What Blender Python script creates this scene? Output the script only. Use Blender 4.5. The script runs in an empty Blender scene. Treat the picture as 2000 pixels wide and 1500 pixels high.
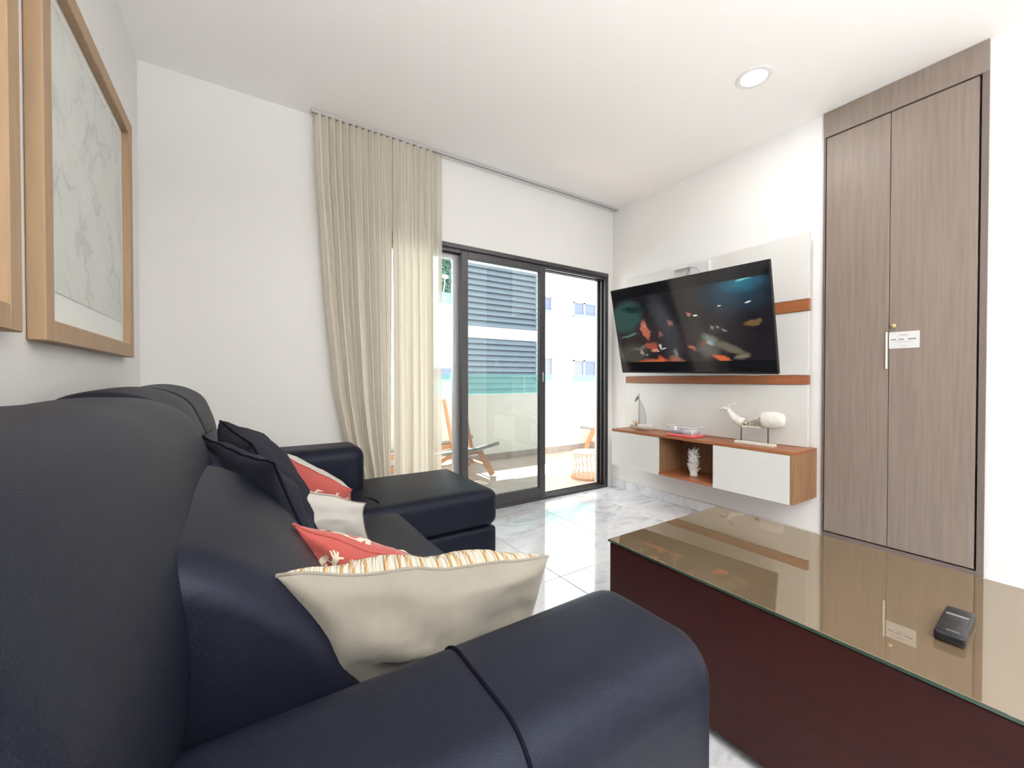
import bpy, bmesh, math, random
from mathutils import Vector, Matrix, noise
random.seed(7); noise.seed_set(7)
PI = math.pi
S = bpy.context.scene
COL = S.collection

# ------------------------------------------------------------------ camera, light, exposure
cam_d = bpy.data.cameras.new('camera'); cam = bpy.data.objects.new('camera', cam_d); COL.objects.link(cam)
cam.location = (0, 0, 1.0); cam.rotation_euler = (math.radians(90 - .66), 0, math.radians(-33.19))
cam_d.sensor_width = 36; cam_d.lens = 14.4; cam_d.clip_start = .02; cam_d.clip_end = 200
S.camera = cam
S.view_settings.view_transform = 'Standard'; S.view_settings.look = 'None'
S.view_settings.gamma = 1; S.view_settings.exposure = 0.0
try: S.view_settings.use_curve_mapping = False
except Exception: pass
W = bpy.data.worlds.new('sky'); S.world = W; W.use_nodes = True
bg = W.node_tree.nodes['Background']; bg.inputs[0].default_value = (.86, .93, 1, 1); bg.inputs[1].default_value = 5.4
SUN_TAN = .58
sun_d = bpy.data.lights.new('sun', 'SUN'); sun_d.energy = 42; sun_d.angle = .009; sun_d.color = (1, .95, .87)
sun = bpy.data.objects.new('sun', sun_d); COL.objects.link(sun); sun.location = (0, 6, 8)
sun.rotation_euler = Vector((.22, -SUN_TAN, -1)).to_track_quat('-Z', 'Y').to_euler()
LAMP_W = 7
C = S.cycles
C.max_bounces = 10; C.diffuse_bounces = 6; C.glossy_bounces = 5; C.transmission_bounces = 8; C.transparent_max_bounces = 16
C.caustics_reflective = False; C.caustics_refractive = False; C.sample_clamp_indirect = 6
C.use_denoising = True

# ------------------------------------------------------------------ helpers
def N(nt, t, **k):
    n = nt.nodes.new(t)
    for a, b in k.items():
        if a.startswith('i_'):
            key = a[2:]; key = int(key) if key.isdigit() else key.replace('_', ' ')
            n.inputs[key].default_value = b
        else: setattr(n, a, b)
    return n
def L(nt, a, b): nt.links.new(a, b)
def mat(name, col, rough=.6, bump=0, bscale=200, var=0, vscale=4, spec=.5, metal=0, coat=0, sheen=0, stretch=None, trans=0, col2=None, coords='Object'):
    m = bpy.data.materials.new(name); m.use_nodes = True; nt = m.node_tree; p = nt.nodes['Principled BSDF']
    p.inputs['Base Color'].default_value = (*col, 1); p.inputs['Roughness'].default_value = rough
    p.inputs['Specular IOR Level'].default_value = spec; p.inputs['Metallic'].default_value = metal
    p.inputs['Coat Weight'].default_value = coat; p.inputs['Coat Roughness'].default_value = .06
    p.inputs['Sheen Weight'].default_value = sheen
    tc = N(nt, 'ShaderNodeTexCoord'); mp = N(nt, 'ShaderNodeMapping'); L(nt, tc.outputs[coords], mp.inputs[0])
    if stretch: mp.inputs['Scale'].default_value = stretch
    if var or col2:
        nz = N(nt, 'ShaderNodeTexNoise', i_Scale=vscale, i_Detail=5.0, i_Roughness=.6); L(nt, mp.outputs[0], nz.inputs['Vector'])
        rp = N(nt, 'ShaderNodeValToRGB'); L(nt, nz.outputs[0], rp.inputs[0])
        c2 = col2 if col2 else tuple(c * (1 - var) for c in col)
        rp.color_ramp.elements[0].color = (*c2, 1); rp.color_ramp.elements[1].color = (*col, 1)
        rp.color_ramp.elements[0].position = .35; rp.color_ramp.elements[1].position = .62
        L(nt, rp.outputs[0], p.inputs['Base Color'])
    if bump:
        bz = N(nt, 'ShaderNodeTexNoise', i_Scale=bscale, i_Detail=2.0); L(nt, mp.outputs[0], bz.inputs['Vector'])
        b = N(nt, 'ShaderNodeBump', i_Strength=bump, i_Distance=.002); L(nt, bz.outputs[0], b.inputs['Height']); L(nt, b.outputs[0], p.inputs['Normal'])
    return m
def glass(name, tint, refl=1.45, diff=0.0, dcol=(1, 1, 1), rough=0.0):
    m = bpy.data.materials.new(name); m.use_nodes = True; nt = m.node_tree; nt.nodes.clear()
    o = N(nt, 'ShaderNodeOutputMaterial'); t = N(nt, 'ShaderNodeBsdfTransparent'); t.inputs[0].default_value = (*tint, 1)
    g = N(nt, 'ShaderNodeBsdfGlossy'); g.inputs['Roughness'].default_value = rough; g.inputs[0].default_value = (1, 1, 1, 1)
    f = N(nt, 'ShaderNodeFresnel', i_IOR=refl); mx = N(nt, 'ShaderNodeMixShader'); L(nt, f.outputs[0], mx.inputs[0])
    src = t.outputs[0]
    if diff:
        d = N(nt, 'ShaderNodeBsdfDiffuse'); d.inputs[0].default_value = (*dcol, 1); m2 = N(nt, 'ShaderNodeMixShader'); m2.inputs[0].default_value = diff
        L(nt, t.outputs[0], m2.inputs[1]); L(nt, d.outputs[0], m2.inputs[2]); src = m2.outputs[0]
    L(nt, src, mx.inputs[1]); L(nt, g.outputs[0], mx.inputs[2]); L(nt, mx.outputs[0], o.inputs[0])
    return m
def tag(o, label=None, cat=None, group=None, kind=None):
    if label: o['label'] = label
    if cat: o['category'] = cat
    if group: o['group'] = group
    if kind: o['kind'] = kind
    return o
def empty(name, loc=(0, 0, 0), label=None, cat=None, group=None, kind=None, rot=None):
    o = bpy.data.objects.new(name, None); COL.objects.link(o); o.location = loc; o.empty_display_size = .05
    if rot: o.rotation_euler = rot
    return tag(o, label, cat, group, kind)
def obj(name, bm, m, parent=None, smooth=False, world=True):
    """link a bmesh given in WORLD coordinates; under an unrotated parent the mesh is shifted to the parent's frame"""
    off = Vector((0, 0, 0))
    p = parent
    while p is not None and world: off += p.location; p = p.parent
    if parent is None or not world:
        off = Vector((0, 0, 0))
    if off.length: bmesh.ops.translate(bm, verts=bm.verts, vec=-off)
    me = bpy.data.meshes.new(name)
    bmesh.ops.recalc_face_normals(bm, faces=bm.faces)
    bm.to_mesh(me); bm.free()
    ms = m if isinstance(m, (list, tuple)) else [m]
    for x in ms: me.materials.append(x)
    if smooth:
        for f in me.polygons: f.use_smooth = True
    o = bpy.data.objects.new(name, me); COL.objects.link(o)
    if parent: o.parent = parent
    return o
def box(bm, x0, x1, y0, y1, z0, z1, bev=0, seg=2):
    vs = [bm.verts.new((x, y, z)) for x in (x0, x1) for y in (y0, y1) for z in (z0, z1)]
    fs = [bm.faces.new([vs[i] for i in q]) for q in ((0, 1, 3, 2), (4, 6, 7, 5), (0, 4, 5, 1), (2, 3, 7, 6), (0, 2, 6, 4), (1, 5, 7, 3))]
    if bev:
        es = list({e for f in fs for e in f.edges})
        bmesh.ops.bevel(bm, geom=es, offset=bev, segments=seg, affect='EDGES', profile=.5)
    return bm
def bx(*a, **k): return box(bmesh.new(), *a, **k)
def tube(bm, pts, r, n=8, cap=True):
    pts = [Vector(p) for p in pts]; rs = r if isinstance(r, (list, tuple)) else [r] * len(pts)
    rings = []; ref = None
    for i, p in enumerate(pts):
        d = (pts[min(i + 1, len(pts) - 1)] - pts[max(i - 1, 0)]).normalized()
        if ref is None:
            ref = d.orthogonal().normalized()
        ref = (ref - d * ref.dot(d)).normalized(); s = d.cross(ref)
        rings.append([bm.verts.new(p + (ref * math.cos(2 * PI * k / n) + s * math.sin(2 * PI * k / n)) * rs[i]) for k in range(n)])
    for a, b in zip(rings, rings[1:]):
        for k in range(n): bm.faces.new((a[k], a[(k + 1) % n], b[(k + 1) % n], b[k]))
    if cap:
        bm.faces.new(rings[0][::-1]); bm.faces.new(rings[-1])
    return bm
def tb(*a, **k): return tube(bmesh.new(), *a, **k)
def lathe(bm, c, prof, n=24, axis='Z'):
    rings = []
    for r, h in prof:
        ring = []
        for k in range(n):
            a = 2 * PI * k / n; x, y = r * math.cos(a), r * math.sin(a)
            v = {'Z': (x, y, h), 'X': (h, x, y), 'Y': (x, h, y)}[axis]
            ring.append(bm.verts.new(Vector(c) + Vector(v)))
        rings.append(ring)
    for a, b in zip(rings, rings[1:]):
        for k in range(n): bm.faces.new((a[k], a[(k + 1) % n], b[(k + 1) % n], b[k]))
    bm.faces.new(rings[0]); bm.faces.new(rings[-1])
    return bm
def soft_box(x0, x1, y0, y1, z0, z1, r=.04, puff=0.0, n=14, pz=None, wob=0.0, seed=0):
    """upholstered block: rounded edges, slightly crowned faces"""
    bm = bmesh.new(); c = Vector(((x0 + x1) / 2, (y0 + y1) / 2, (z0 + z1) / 2)); h = Vector(((x1 - x0) / 2, (y1 - y0) / 2, (z1 - z0) / 2))
    bmesh.ops.create_cube(bm, size=2); bmesh.ops.subdivide_edges(bm, edges=bm.edges, cuts=n, use_grid_fill=True)
    def warp(t, hh):   # concentrate grid lines near the edges
        k = min(.9, r / hh); s = abs(t)
        e = .6
        q = s / e * (1 - k) if s < e else (1 - k) + (s - e) / (1 - e) * k
        return math.copysign(q, t)
    for v in bm.verts:
        u = [warp(v.co[i], h[i]) for i in range(3)]
        p = Vector([u[i] * h[i] for i in range(3)]); q = Vector([max(-(h[i] - r), min(h[i] - r, p[i])) for i in range(3)])
        d = p - q
        if d.length > 1e-9: p = q + d.normalized() * r
        for i in range(3):
            if abs(v.co[i]) > .999:
                a, b = [j for j in range(3) if j != i]
                k = pz if (pz is not None and i == 2) else puff
                p[i] += math.copysign(k * (1 - u[a] ** 2) * (1 - u[b] ** 2), v.co[i])
        if wob: p += Vector(noise.noise_vector((p + c) * 5 + Vector((seed, 0, 0)))) * wob
        v.co = p + c
    return bm
def spline(pts, n):
    """closed or open catmull-rom through 2D points"""
    out = []; m = len(pts)
    for i in range(m - 1):
        p0 = pts[max(i - 1, 0)]; p1 = pts[i]; p2 = pts[i + 1]; p3 = pts[min(i + 2, m - 1)]
        for k in range(n):
            t = k / n
            out.append(tuple(.5 * ((2 * b) + (c_ - a) * t + (2 * a - 5 * b + 4 * c_ - d) * t * t + (-a + 3 * b - 3 * c_ + d) * t ** 3) for a, b, c_, d in zip(p0, p1, p2, p3)))
    out.append(tuple(pts[-1])); return out
def extrude_soft(prof, a0, a1, r, axis='Y', n=5, mid=14, wob=0, seed=0, bulge=0, scaled=0):
    """closed profile (2D) swept along an axis with rounded ends. axis Y: prof=(x,z); axis X: prof=(y,z)"""
    bm = bmesh.new(); cx = sum(p[0] for p in prof) / len(prof); cz = sum(p[1] for p in prof) / len(prof)
    rad = max(math.hypot(p[0] - cx, p[1] - cz) for p in prof)
    st = [(a0 + r * (1 - math.cos(k / n * PI / 2)), r * (1 - math.sin(k / n * PI / 2))) for k in range(n)]
    st += [(a0 + r + (a1 - a0 - 2 * r) * k / mid, 0) for k in range(mid + 1)]
    st += [(a1 - r * (1 - math.cos(k / n * PI / 2)), r * (1 - math.sin(k / n * PI / 2))) for k in range(n - 1, -1, -1)]
    rings = []
    m = len(prof)
    nor = []
    for i in range(m):
        t = Vector((prof[(i + 1) % m][0] - prof[i - 1][0], prof[(i + 1) % m][1] - prof[i - 1][1])); t.normalize(); nor.append(Vector((t.y, -t.x)))
    area = sum(prof[i][0] * prof[(i + 1) % m][1] - prof[(i + 1) % m][0] * prof[i][1] for i in range(m))
    if area < 0: nor = [-q for q in nor]
    for a, ins in st:
        ring = []; w = (a - a0) / (a1 - a0); bl = bulge * math.sin(PI * w) ** .6
        for (px, pz), q in zip(prof, nor):
            d = Vector((cx - px, cz - pz)); dl = d.length
            x = px - q.x * min(ins, dl * .9) + q.x * bl; z = pz - q.y * min(ins, dl * .9) + q.y * bl
            if scaled: k_ = 1 - ins / scaled; x, z = cx + (px - cx) * k_ + q.x * bl, cz + (pz - cz) * k_ + q.y * bl
            co = Vector((x, a, z)) if axis == 'Y' else Vector((a, x, z))
            if wob: co += Vector(noise.noise_vector(co * 4 + Vector((seed, 3, 1)))) * wob
            ring.append(bm.verts.new(co))
        rings.append(ring)
    for a, b in zip(rings, rings[1:]):
        for k in range(m): bm.faces.new((a[k], a[(k + 1) % m], b[(k + 1) % m], b[k]))
    for ring in (rings[0], rings[-1]):
        cc = bm.verts.new(sum((v.co for v in ring), Vector()) / m)
        for k in range(m): bm.faces.new((ring[k], ring[(k + 1) % m], cc))
    return bm

# ------------------------------------------------------------------ materials
M = {}
M['wall'] = mat('painted_plaster', (.775, .77, .76), .85, bump=.15, bscale=350)
M['ceil'] = mat('ceiling_paint', (.95, .935, .92), .9, bump=.1, bscale=300)
M['black'] = mat('anodised_frame', (.035, .033, .038), .35, metal=.0, spec=.6)
M['greyal'] = mat('grey_aluminium', (.42, .42, .44), .4, metal=.6)
M['white'] = mat('white_plastic', (.8, .8, .8), .4)
M['track'] = mat('track_metal', (.55, .54, .54), .45, metal=.4)
M['sofa'] = mat('navy_leatherette', (.0056, .0064, .0130), .48, bump=.55, bscale=620, spec=.20, sheen=0, var=.12, vscale=9)
M['navy'] = mat('navy_pillow_cloth', (.010, .011, .020), .8, bump=.3, bscale=700, spec=.2)
M['seamnavy'] = mat('navy_thread', (.004, .004, .008), .95, spec=.05)
M['linen'] = mat('beige_linen', (.195, .178, .148), .9, bump=.2, bscale=600, var=.12, vscale=14, sheen=.2)
M['whitecloth'] = mat('cream_cotton', (.40, .385, .355), .9, bump=.4, bscale=500, sheen=.2)
M['coral'] = mat('coral_cotton', (.315, .052, .043), .85, bump=.4, bscale=600, var=.12, vscale=10, sheen=.2)
M['print'] = mat('cream_print', (.58, .48, .38), .9)
M['frame'] = mat('oak_frame', (.37, .245, .145), .5, var=.10, vscale=3, stretch=(18, 18, 1.5), spec=.4)
M['mount'] = mat('white_mount', (.80, .83, .81), .6)
M['oak'] = mat('warm_teak_veneer', (.30, .105, .042), .4, var=.25, vscale=3, stretch=(14, 1.2, 20), spec=.4)
M['oakv'] = mat('brown_oak_veneer', (.27, .145, .075), .5, var=.28, vscale=4, stretch=(14, 14, 1.2), spec=.4)
M['panel'] = mat('greige_laminate', (.65, .645, .625), .35, var=.02, vscale=3, stretch=(2, 2, 20))
M['ward'] = mat('taupe_laminate', (.215, .172, .145), .45, var=.16, vscale=3.2, stretch=(22, 22, .9), spec=.35)
M['wardd'] = mat('dark_taupe_edge', (.13, .10, .09), .5)
M['wenge'] = mat('dark_red_wood', (.030, .005, .0045), .5, var=.25, vscale=3, stretch=(12, 1.2, 12), spec=.2)
M['brass'] = mat('brass', (.85, .66, .33), .25, metal=1)
M['silver'] = mat('brushed_aluminium', (.8, .78, .74), .3, metal=.3)
M['paper'] = mat('white_label', (.62, .62, .63), .5)
M['ink'] = mat('grey_ink', (.12, .12, .13), .7)
M['inkl'] = mat('light_ink', (.42, .42, .43), .7)
M['blackp'] = mat('black_plastic', (.010, .010, .012), .4, spec=.3)
M['carve'] = mat('whitewashed_wood', (.70, .67, .62), .7, var=.15, vscale=30, bump=.5, bscale=80)
M['shell'] = mat('pebble_shell', (.62, .55, .44), .5, var=.5, vscale=60)
M['rod'] = mat('dark_bronze_rod', (.12, .08, .07), .4, metal=.5)
M['resin'] = mat('white_coral_resin', (.78, .77, .76), .6, bump=.4, bscale=120)
M['red'] = mat('red_lid', (.72, .10, .11), .4)
M['clear'] = glass('clear_plastic', (.95, .95, .97), 1.35, .22, (.85, .86, .9), .1)
M['bluegrey'] = mat('slate_plastic', (.25, .27, .36), .5)
M['wire'] = mat('grey_wire', (.28, .28, .29), .5, metal=.3)
M['rope'] = mat('jute_starfish', (.50, .34, .20), .8, bump=.5, bscale=200)
M['facade'] = mat('white_render', (.82, .81, .78), .9)
M['parapet'] = mat('cream_render', (.74, .73, .66), .9)
M['slat'] = mat('grey_louvre', (.24, .275, .31), .6)
M['slatbk'] = mat('louvre_back', (.13, .15, .17), .7)
M['wood_out'] = mat('oiled_eucalyptus', (.62, .33, .18), .6, var=.2, vscale=4, stretch=(3, 3, 12))
M['canvas'] = mat('grey_canvas', (.30, .32, .30), .9)
M['leaf'] = mat('leaf_green', (.07, .19, .13), .6, var=.5, vscale=6)
M['skygap'] = mat('sky_gap_white', (.70, .80, .76), .6)  # pale colour standing in for bright sky between the leaves
M['winglass'] = mat('reflective_window', (.12, .14, .21), .35, spec=.3)
M['winframe'] = mat('grey_window_frame', (.22, .22, .24), .5)
M['curtw'] = mat('white_blind', (.75, .75, .77), .9)
M['door_glass'] = glass('tinted_door_glass', (.64, .67, .67), 1.5)
M['clear_glass'] = glass('clear_door_glass', (.96, .97, .96), 1.25)
M['aqua'] = glass('aqua_rail_glass', (.62, .90, .86), 1.3, .25, (.55, .85, .80))
M['grout'] = mat('grout', (.45, .44, .43), .9)

def marble():
    m = bpy.data.materials.new('marbled_porcelain'); m.use_nodes = True; nt = m.node_tree; p = nt.nodes['Principled BSDF']
    p.inputs['Roughness'].default_value = .07; p.inputs['Specular IOR Level'].default_value = .75
    tc = N(nt, 'ShaderNodeTexCoord'); oi = N(nt, 'ShaderNodeObjectInfo'); mp = N(nt, 'ShaderNodeMapping', i_Scale=(1, 2.2, 1)); L(nt, tc.outputs['Object'], mp.inputs[0])
    ad = N(nt, 'ShaderNodeVectorMath', operation='MULTIPLY_ADD'); ad.inputs[1].default_value = (31, 17, 9)
    cb = N(nt, 'ShaderNodeCombineXYZ'); L(nt, oi.outputs['Random'], cb.inputs[0]); L(nt, oi.outputs['Random'], cb.inputs[1])
    L(nt, cb.outputs[0], ad.inputs[0]); L(nt, mp.outputs[0], ad.inputs[2])
    nz = N(nt, 'ShaderNodeTexNoise', i_Scale=3.4, i_Detail=7.0, i_Roughness=.62, i_Distortion=1.3); L(nt, ad.outputs[0], nz.inputs['Vector'])
    rp = N(nt, 'ShaderNodeValToRGB'); L(nt, nz.outputs[0], rp.inputs[0]); e = rp.color_ramp.elements
    e[0].position = .33; e[0].color = (.50, .51, .56, 1); e[1].position = .58; e[1].color = (.76, .77, .79, 1)
    q = e.new(.46); q.color = (.68, .69, .73, 1)
    L(nt, rp.outputs[0], p.inputs['Base Color'])
    return m
M['tile'] = marble()
M['otile'] = mat('warm_beige_tile', (.60, .50, .42), .45, var=.15, vscale=6)
M['oskirt'] = mat('taupe_skirting_tile', (.40, .33, .28), .5, var=.2, vscale=8)

def sofa_fine():
    """fine emboss of the leatherette"""
    m = M['sofa']; nt = m.node_tree; p = nt.nodes['Principled BSDF']; p.inputs['Specular Tint'].default_value = (.70, .80, 1, 1)
    tc = N(nt, 'ShaderNodeTexCoord'); v = N(nt, 'ShaderNodeTexVoronoi', i_Scale=480.0); L(nt, tc.outputs['Object'], v.inputs['Vector'])
    b = N(nt, 'ShaderNodeBump', i_Strength=.35, i_Distance=.0007); L(nt, v.outputs['Distance'], b.inputs['Height'])
    L(nt, b.outputs[0], p.inputs['Normal'])
sofa_fine()

def curtain_mat(name, col, tr, transp=0.0, tcol=None):
    m = bpy.data.materials.new(name); m.use_nodes = True; nt = m.node_tree; nt.nodes.clear(); o = N(nt, 'ShaderNodeOutputMaterial')
    d = N(nt, 'ShaderNodeBsdfDiffuse'); t = N(nt, 'ShaderNodeBsdfTranslucent'); tc = N(nt, 'ShaderNodeTexCoord')
    mp = N(nt, 'ShaderNodeMapping', i_Scale=(260, 260, 420)); nz = N(nt, 'ShaderNodeTexNoise', i_Scale=1.0, i_Detail=3.0)
    L(nt, tc.outputs['Object'], mp.inputs[0]); L(nt, mp.outputs[0], nz.inputs['Vector'])
    rp = N(nt, 'ShaderNodeValToRGB'); L(nt, nz.outputs[0], rp.inputs[0])
    rp.color_ramp.elements[0].color = (*[c * .86 for c in col], 1); rp.color_ramp.elements[1].color = (*col, 1)
    L(nt, rp.outputs[0], d.inputs[0]); t.inputs[0].default_value = (*(tcol or col), 1)
    mx = N(nt, 'ShaderNodeMixShader'); mx.inputs[0].default_value = tr; L(nt, d.outputs[0], mx.inputs[1]); L(nt, t.outputs[0], mx.inputs[2]); src = mx.outputs[0]
    if transp:
        tp = N(nt, 'ShaderNodeBsdfTransparent'); m2 = N(nt, 'ShaderNodeMixShader'); m2.inputs[0].default_value = transp
        L(nt, src, m2.inputs[1]); L(nt, tp.outputs[0], m2.inputs[2]); src = m2.outputs[0]
    L(nt, src, o.inputs[0]); return m
M['curtain'] = curtain_mat('beige_drape_linen', (.90, .855, .785), .24, 0, (.90, .83, .66))
M['sheer'] = curtain_mat('white_sheer', (.80, .77, .70), .35, .16, (.88, .84, .74))

# ------------------------------------------------------------------ room shell
XL, XR, YW, YB, ZC = -.43, 2.888, 2.698, -4.2, 2.566
DL, DR, DH = .70, 2.83, 1.972
bm = bmesh.new()
box(bm, XL - .15, DL, YW, YW + .17, -.1, ZC); box(bm, DL, DR, YW, YW + .17, DH, ZC); box(bm, DR, XR + .15, YW, YW + .17, -.1, ZC)
obj('wall_front', bm, M['wall'])['kind'] = 'structure'
obj('wall_left', bx(XL - .15, XL, YB, YW, -.1, ZC), M['wall'])['kind'] = 'structure'
# right wall with the niche that holds the wardrobe
WY0, WY1 = .387, 1.030
obj('wall_right', bx(XR, XR + .15, WY1, YW, -.1, ZC), M['wall'])['kind'] = 'structure'
obj('wall_right_rear', bx(XR, XR + .15, YB, WY0, -.1, ZC), M['wall'])['kind'] = 'structure'
# back wall, with an added unseen window opening that lets in fill daylight
bm = bmesh.new(); box(bm, XL - .15, 1.2, YB - .15, YB, -.1, ZC); box(bm, 2.3, XR + .15, YB - .15, YB, -.1, ZC); box(bm, 1.2, 2.3, YB - .15, YB, 2.1, ZC); box(bm, 1.2, 2.3, YB - .15, YB, -.1, 1.1)
obj('wall_back', bm, M['wall'])['kind'] = 'structure'
wb = empty('window_fill', (1.75, YB - .07, 1.1), kind='structure')
bm = bmesh.new()
for a in (1.2, 1.72, 2.24): box(bm, a, a + .06, YB - .1, YB - .04, 1.1, 2.1)
box(bm, 1.2, 2.3, YB - .1, YB - .04, 1.1, 1.16); box(bm, 1.2, 2.3, YB - .1, YB - .04, 2.04, 2.1)
obj('frame', bm, M['black'], wb); obj('pane', bx(1.26, 2.24, YB - .075, YB - .07, 1.16, 2.04), M['clear_glass'], wb)
obj('ceiling', bx(XL - .15, XR + .7, YB - .15, YW + .17, ZC, ZC + .15), M['ceil'])['kind'] = 'structure'

T = .575
floor = obj('floor', bx(XL, XR + .62, YB, YW + .17, -.12, -.006), M['grout']); floor['kind'] = 'structure'
def tiles(parent, name, x0, x1, y0, y1, z0, z1, ox, oy, t, m, g=.0018, bev=.0012):
    i0 = math.floor((x0 - ox) / t); j0 = math.floor((y0 - oy) / t)
    i = i0
    while ox + i * t < x1:
        j = j0
        while oy + j * t < y1:
            a, b = max(x0, ox + i * t) + g, min(x1, ox + (i + 1) * t) - g; c, d = max(y0, oy + j * t) + g, min(y1, oy + (j + 1) * t) - g
            if b - a > .02 and d - c > .02:
                o = obj(name, bx(a, b, c, d, z0, z1, bev=bev, seg=1), m, parent)
            j += 1
        i += 1
tiles(floor, 'tile', XL, XR, YB, YW, -.012, 0, 1.335, 1.594, T, M['tile'])
bb = obj('baseboard_right', bx(XR - .004, XR, WY1, YW, .0, .075), M['grout']); bb['kind'] = 'structure'
y = 2.18
for a, b in ((2.185, YW - .001), (2.185 - T, 2.185), (WY1, 2.185 - T)):
    obj('tile', bx(XR - .012, XR - .004, a + .0015, b - .0015, .001, .076, bev=.001, seg=1), M['tile'], bb)
bb = obj('baseboard_front', bx(XL, DL - .01, YW - .004, YW, 0, .075), M['grout']); bb['kind'] = 'structure'
for a, b in ((XL + .012, .185), (.185, DL - .012)):
    obj('tile', bx(a + .001, b - .001, YW - .012, YW - .004, .001, .076, bev=.001, seg=1), M['tile'], bb)
obj('baseboard_rear', bx(XR - .012, XR, YB, WY0, .0, .075), M['tile'])['kind'] = 'structure'

# ------------------------------------------------------------------ sliding door
dr = empty('door_1', (1.76, YW, 0), kind='structure')
bm = bmesh.new(); box(bm, DL, DR, YW - .006, YW + .115, DH - .028, DH + .004, .002, 1); box(bm, DL, DR, YW + .012, YW + .03, DH - .052, DH - .028); box(bm, DL, DR, YW + .052, YW + .062, DH - .056, DH - .028); box(bm, DL, DR, YW + .098, YW + .11, DH - .05, DH - .028)
obj('head_track', bm, M['black'], dr)
bm = bmesh.new(); box(bm, DR - .014, DR, YW - .004, YW + .115, 0, DH, .002, 1)
for a in (.004, .05, .096): box(bm, DR - .036, DR - .012, YW + a, YW + a + .012, .0, DH - .03)
obj('jamb', bm, M['black'], dr)
obj('jamb', bx(DL, DL + .03, YW - .004, YW + .115, 0, DH, bev=.002, seg=1), M['black'], dr)
bm = bmesh.new(); box(bm, DL, DR, YW - .004, YW + .115, -.002, .012, .002, 1)
for a in (.0, .034, .062, .1): box(bm, DL, DR, YW + a, YW + a + .006, .012, .026)
obj('sill_track', bm, M['black'], dr)
def leaf_panel(name, x0, x1, y, gm, fm, sl, sr, hb, pr):
    g = empty(name, (0, 0, 0)); g.parent = dr; g.location = Vector((0, 0, 0))
    bm = bmesh.new(); box(bm, x0, x0 + sl, y, y + .034, .018, DH - .036, .003, 1); box(bm, x1 - sr, x1, y, y + .034, .018, DH - .036, .003, 1)
    box(bm, x0 + sl, x1 - sr, y, y + .034, DH - .085, DH - .036, .002, 1); box(bm, x0 + sl, x1 - sr, y, y + .034, .018, hb, .002, 1)
    f = obj(name, bm, fm, dr)
    bpy.data.objects.remove(g)
    return f
sp = leaf_panel('sliding_panel', 1.328, 2.101, YW + .004, None, M['black'], .055, .060, .105, dr)
obj('pane', bx(1.383, 2.041, YW + .019, YW + .023, .105, DH - .085), M['door_glass'], sp)
obj('lock', bx(2.065, 2.078, YW - .004, YW + .004, .98, 1.06, bev=.002, seg=1), M['greyal'], sp)
fp = leaf_panel('fixed_panel', DL + .03, 1.345, YW + .062, None, M['greyal'], .05, .055, .09, dr)
obj('pane', bx(DL + .08, 1.29, YW + .077, YW + .081, .09, DH - .085), M['clear_glass'], fp)

# ------------------------------------------------------------------ balcony and beyond
PY = 4.45; BX0, BX1 = -1.2, 6.4
bf = obj('floor_balcony', bx(BX0, BX1, YW + .17, PY + .15, -.25, -.028), M['grout']); bf['kind'] = 'structure'
tiles(bf, 'tile', BX0, BX1, YW + .17, PY, -.032, -.02, 1.62, 3.30, T, M['otile'])
par = obj('wall_parapet', bx(BX0, BX1, PY, PY + .15, -.25, .812, bev=.004, seg=1), M['parapet']); par['kind'] = 'structure'
i = 0; x = BX0
while x < BX1 - .01:
    b = min(x + T, BX1); obj('skirting_tile', bx(x + .002, b - .002, PY - .01, PY, -.02, .062), M['oskirt'], par); x = b
sl = obj('trim_balcony_soffit', bx(BX0 - .4, BX1 + .4, YW + .17, 5.0, 2.59, 2.8), M['facade']); sl['kind'] = 'structure'
obj('wall_balcony_end', bx(BX0 - .15, BX0, YW + .17, PY + .15, -.25, 2.59), M['facade'])['kind'] = 'structure'
obj('wall_balcony_far', bx(BX1, BX1 + .15, YW + .17, PY + .15, -.25, 2.59), M['facade'])['kind'] = 'structure'
bm = bmesh.new(); box(bm, BX0 - .4, DL - .001, YW + .17, YW + .2, -.2, 2.59); box(bm, DR + .001, BX1 + .4, YW + .17, YW + .2, -.2, 2.59)
rail = empty('glass_balustrade', (2.6, PY + .07, .812), 'low aqua glass balustrade standing on the cream balcony parapet', 'balustrade')
for k in range(7):
    a = BX0 + .02 + k * 1.085
    obj('glass_panel', bx(a + .006, a + 1.079, PY + .065, PY + .075, .80, 1.062), M['aqua'], rail)
obj('ground', bx(-14, 30, 5.2, 40, -7.2, -7), mat('street_concrete', (.5, .49, .46), .9))['kind'] = 'structure'

bd = empty('apartment_building', (8, 12, -7), 'white apartment building with grey louvred screens facing the balcony', 'building')
BYf = 12.0
bm = bmesh.new()
box(bm, -4, 5.1, BYf, BYf + 3, -7, 7.5); box(bm, 5.62, 16, BYf, BYf + 3, -7, 3.3)
box(bm, 5.1, 5.62, BYf, BYf + 3, -7, 3.40); box(bm, 5.1, 5.62, BYf, BYf + 3, 4.86, 7.5); box(bm, 5.1, 5.62, BYf + .5, BYf + 3, 3.4, 4.86)
box(bm, 5.62, 16, BYf, BYf + 3, 3.3, 7.5)
obj('wall', bm, M['facade'], bd)
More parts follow.
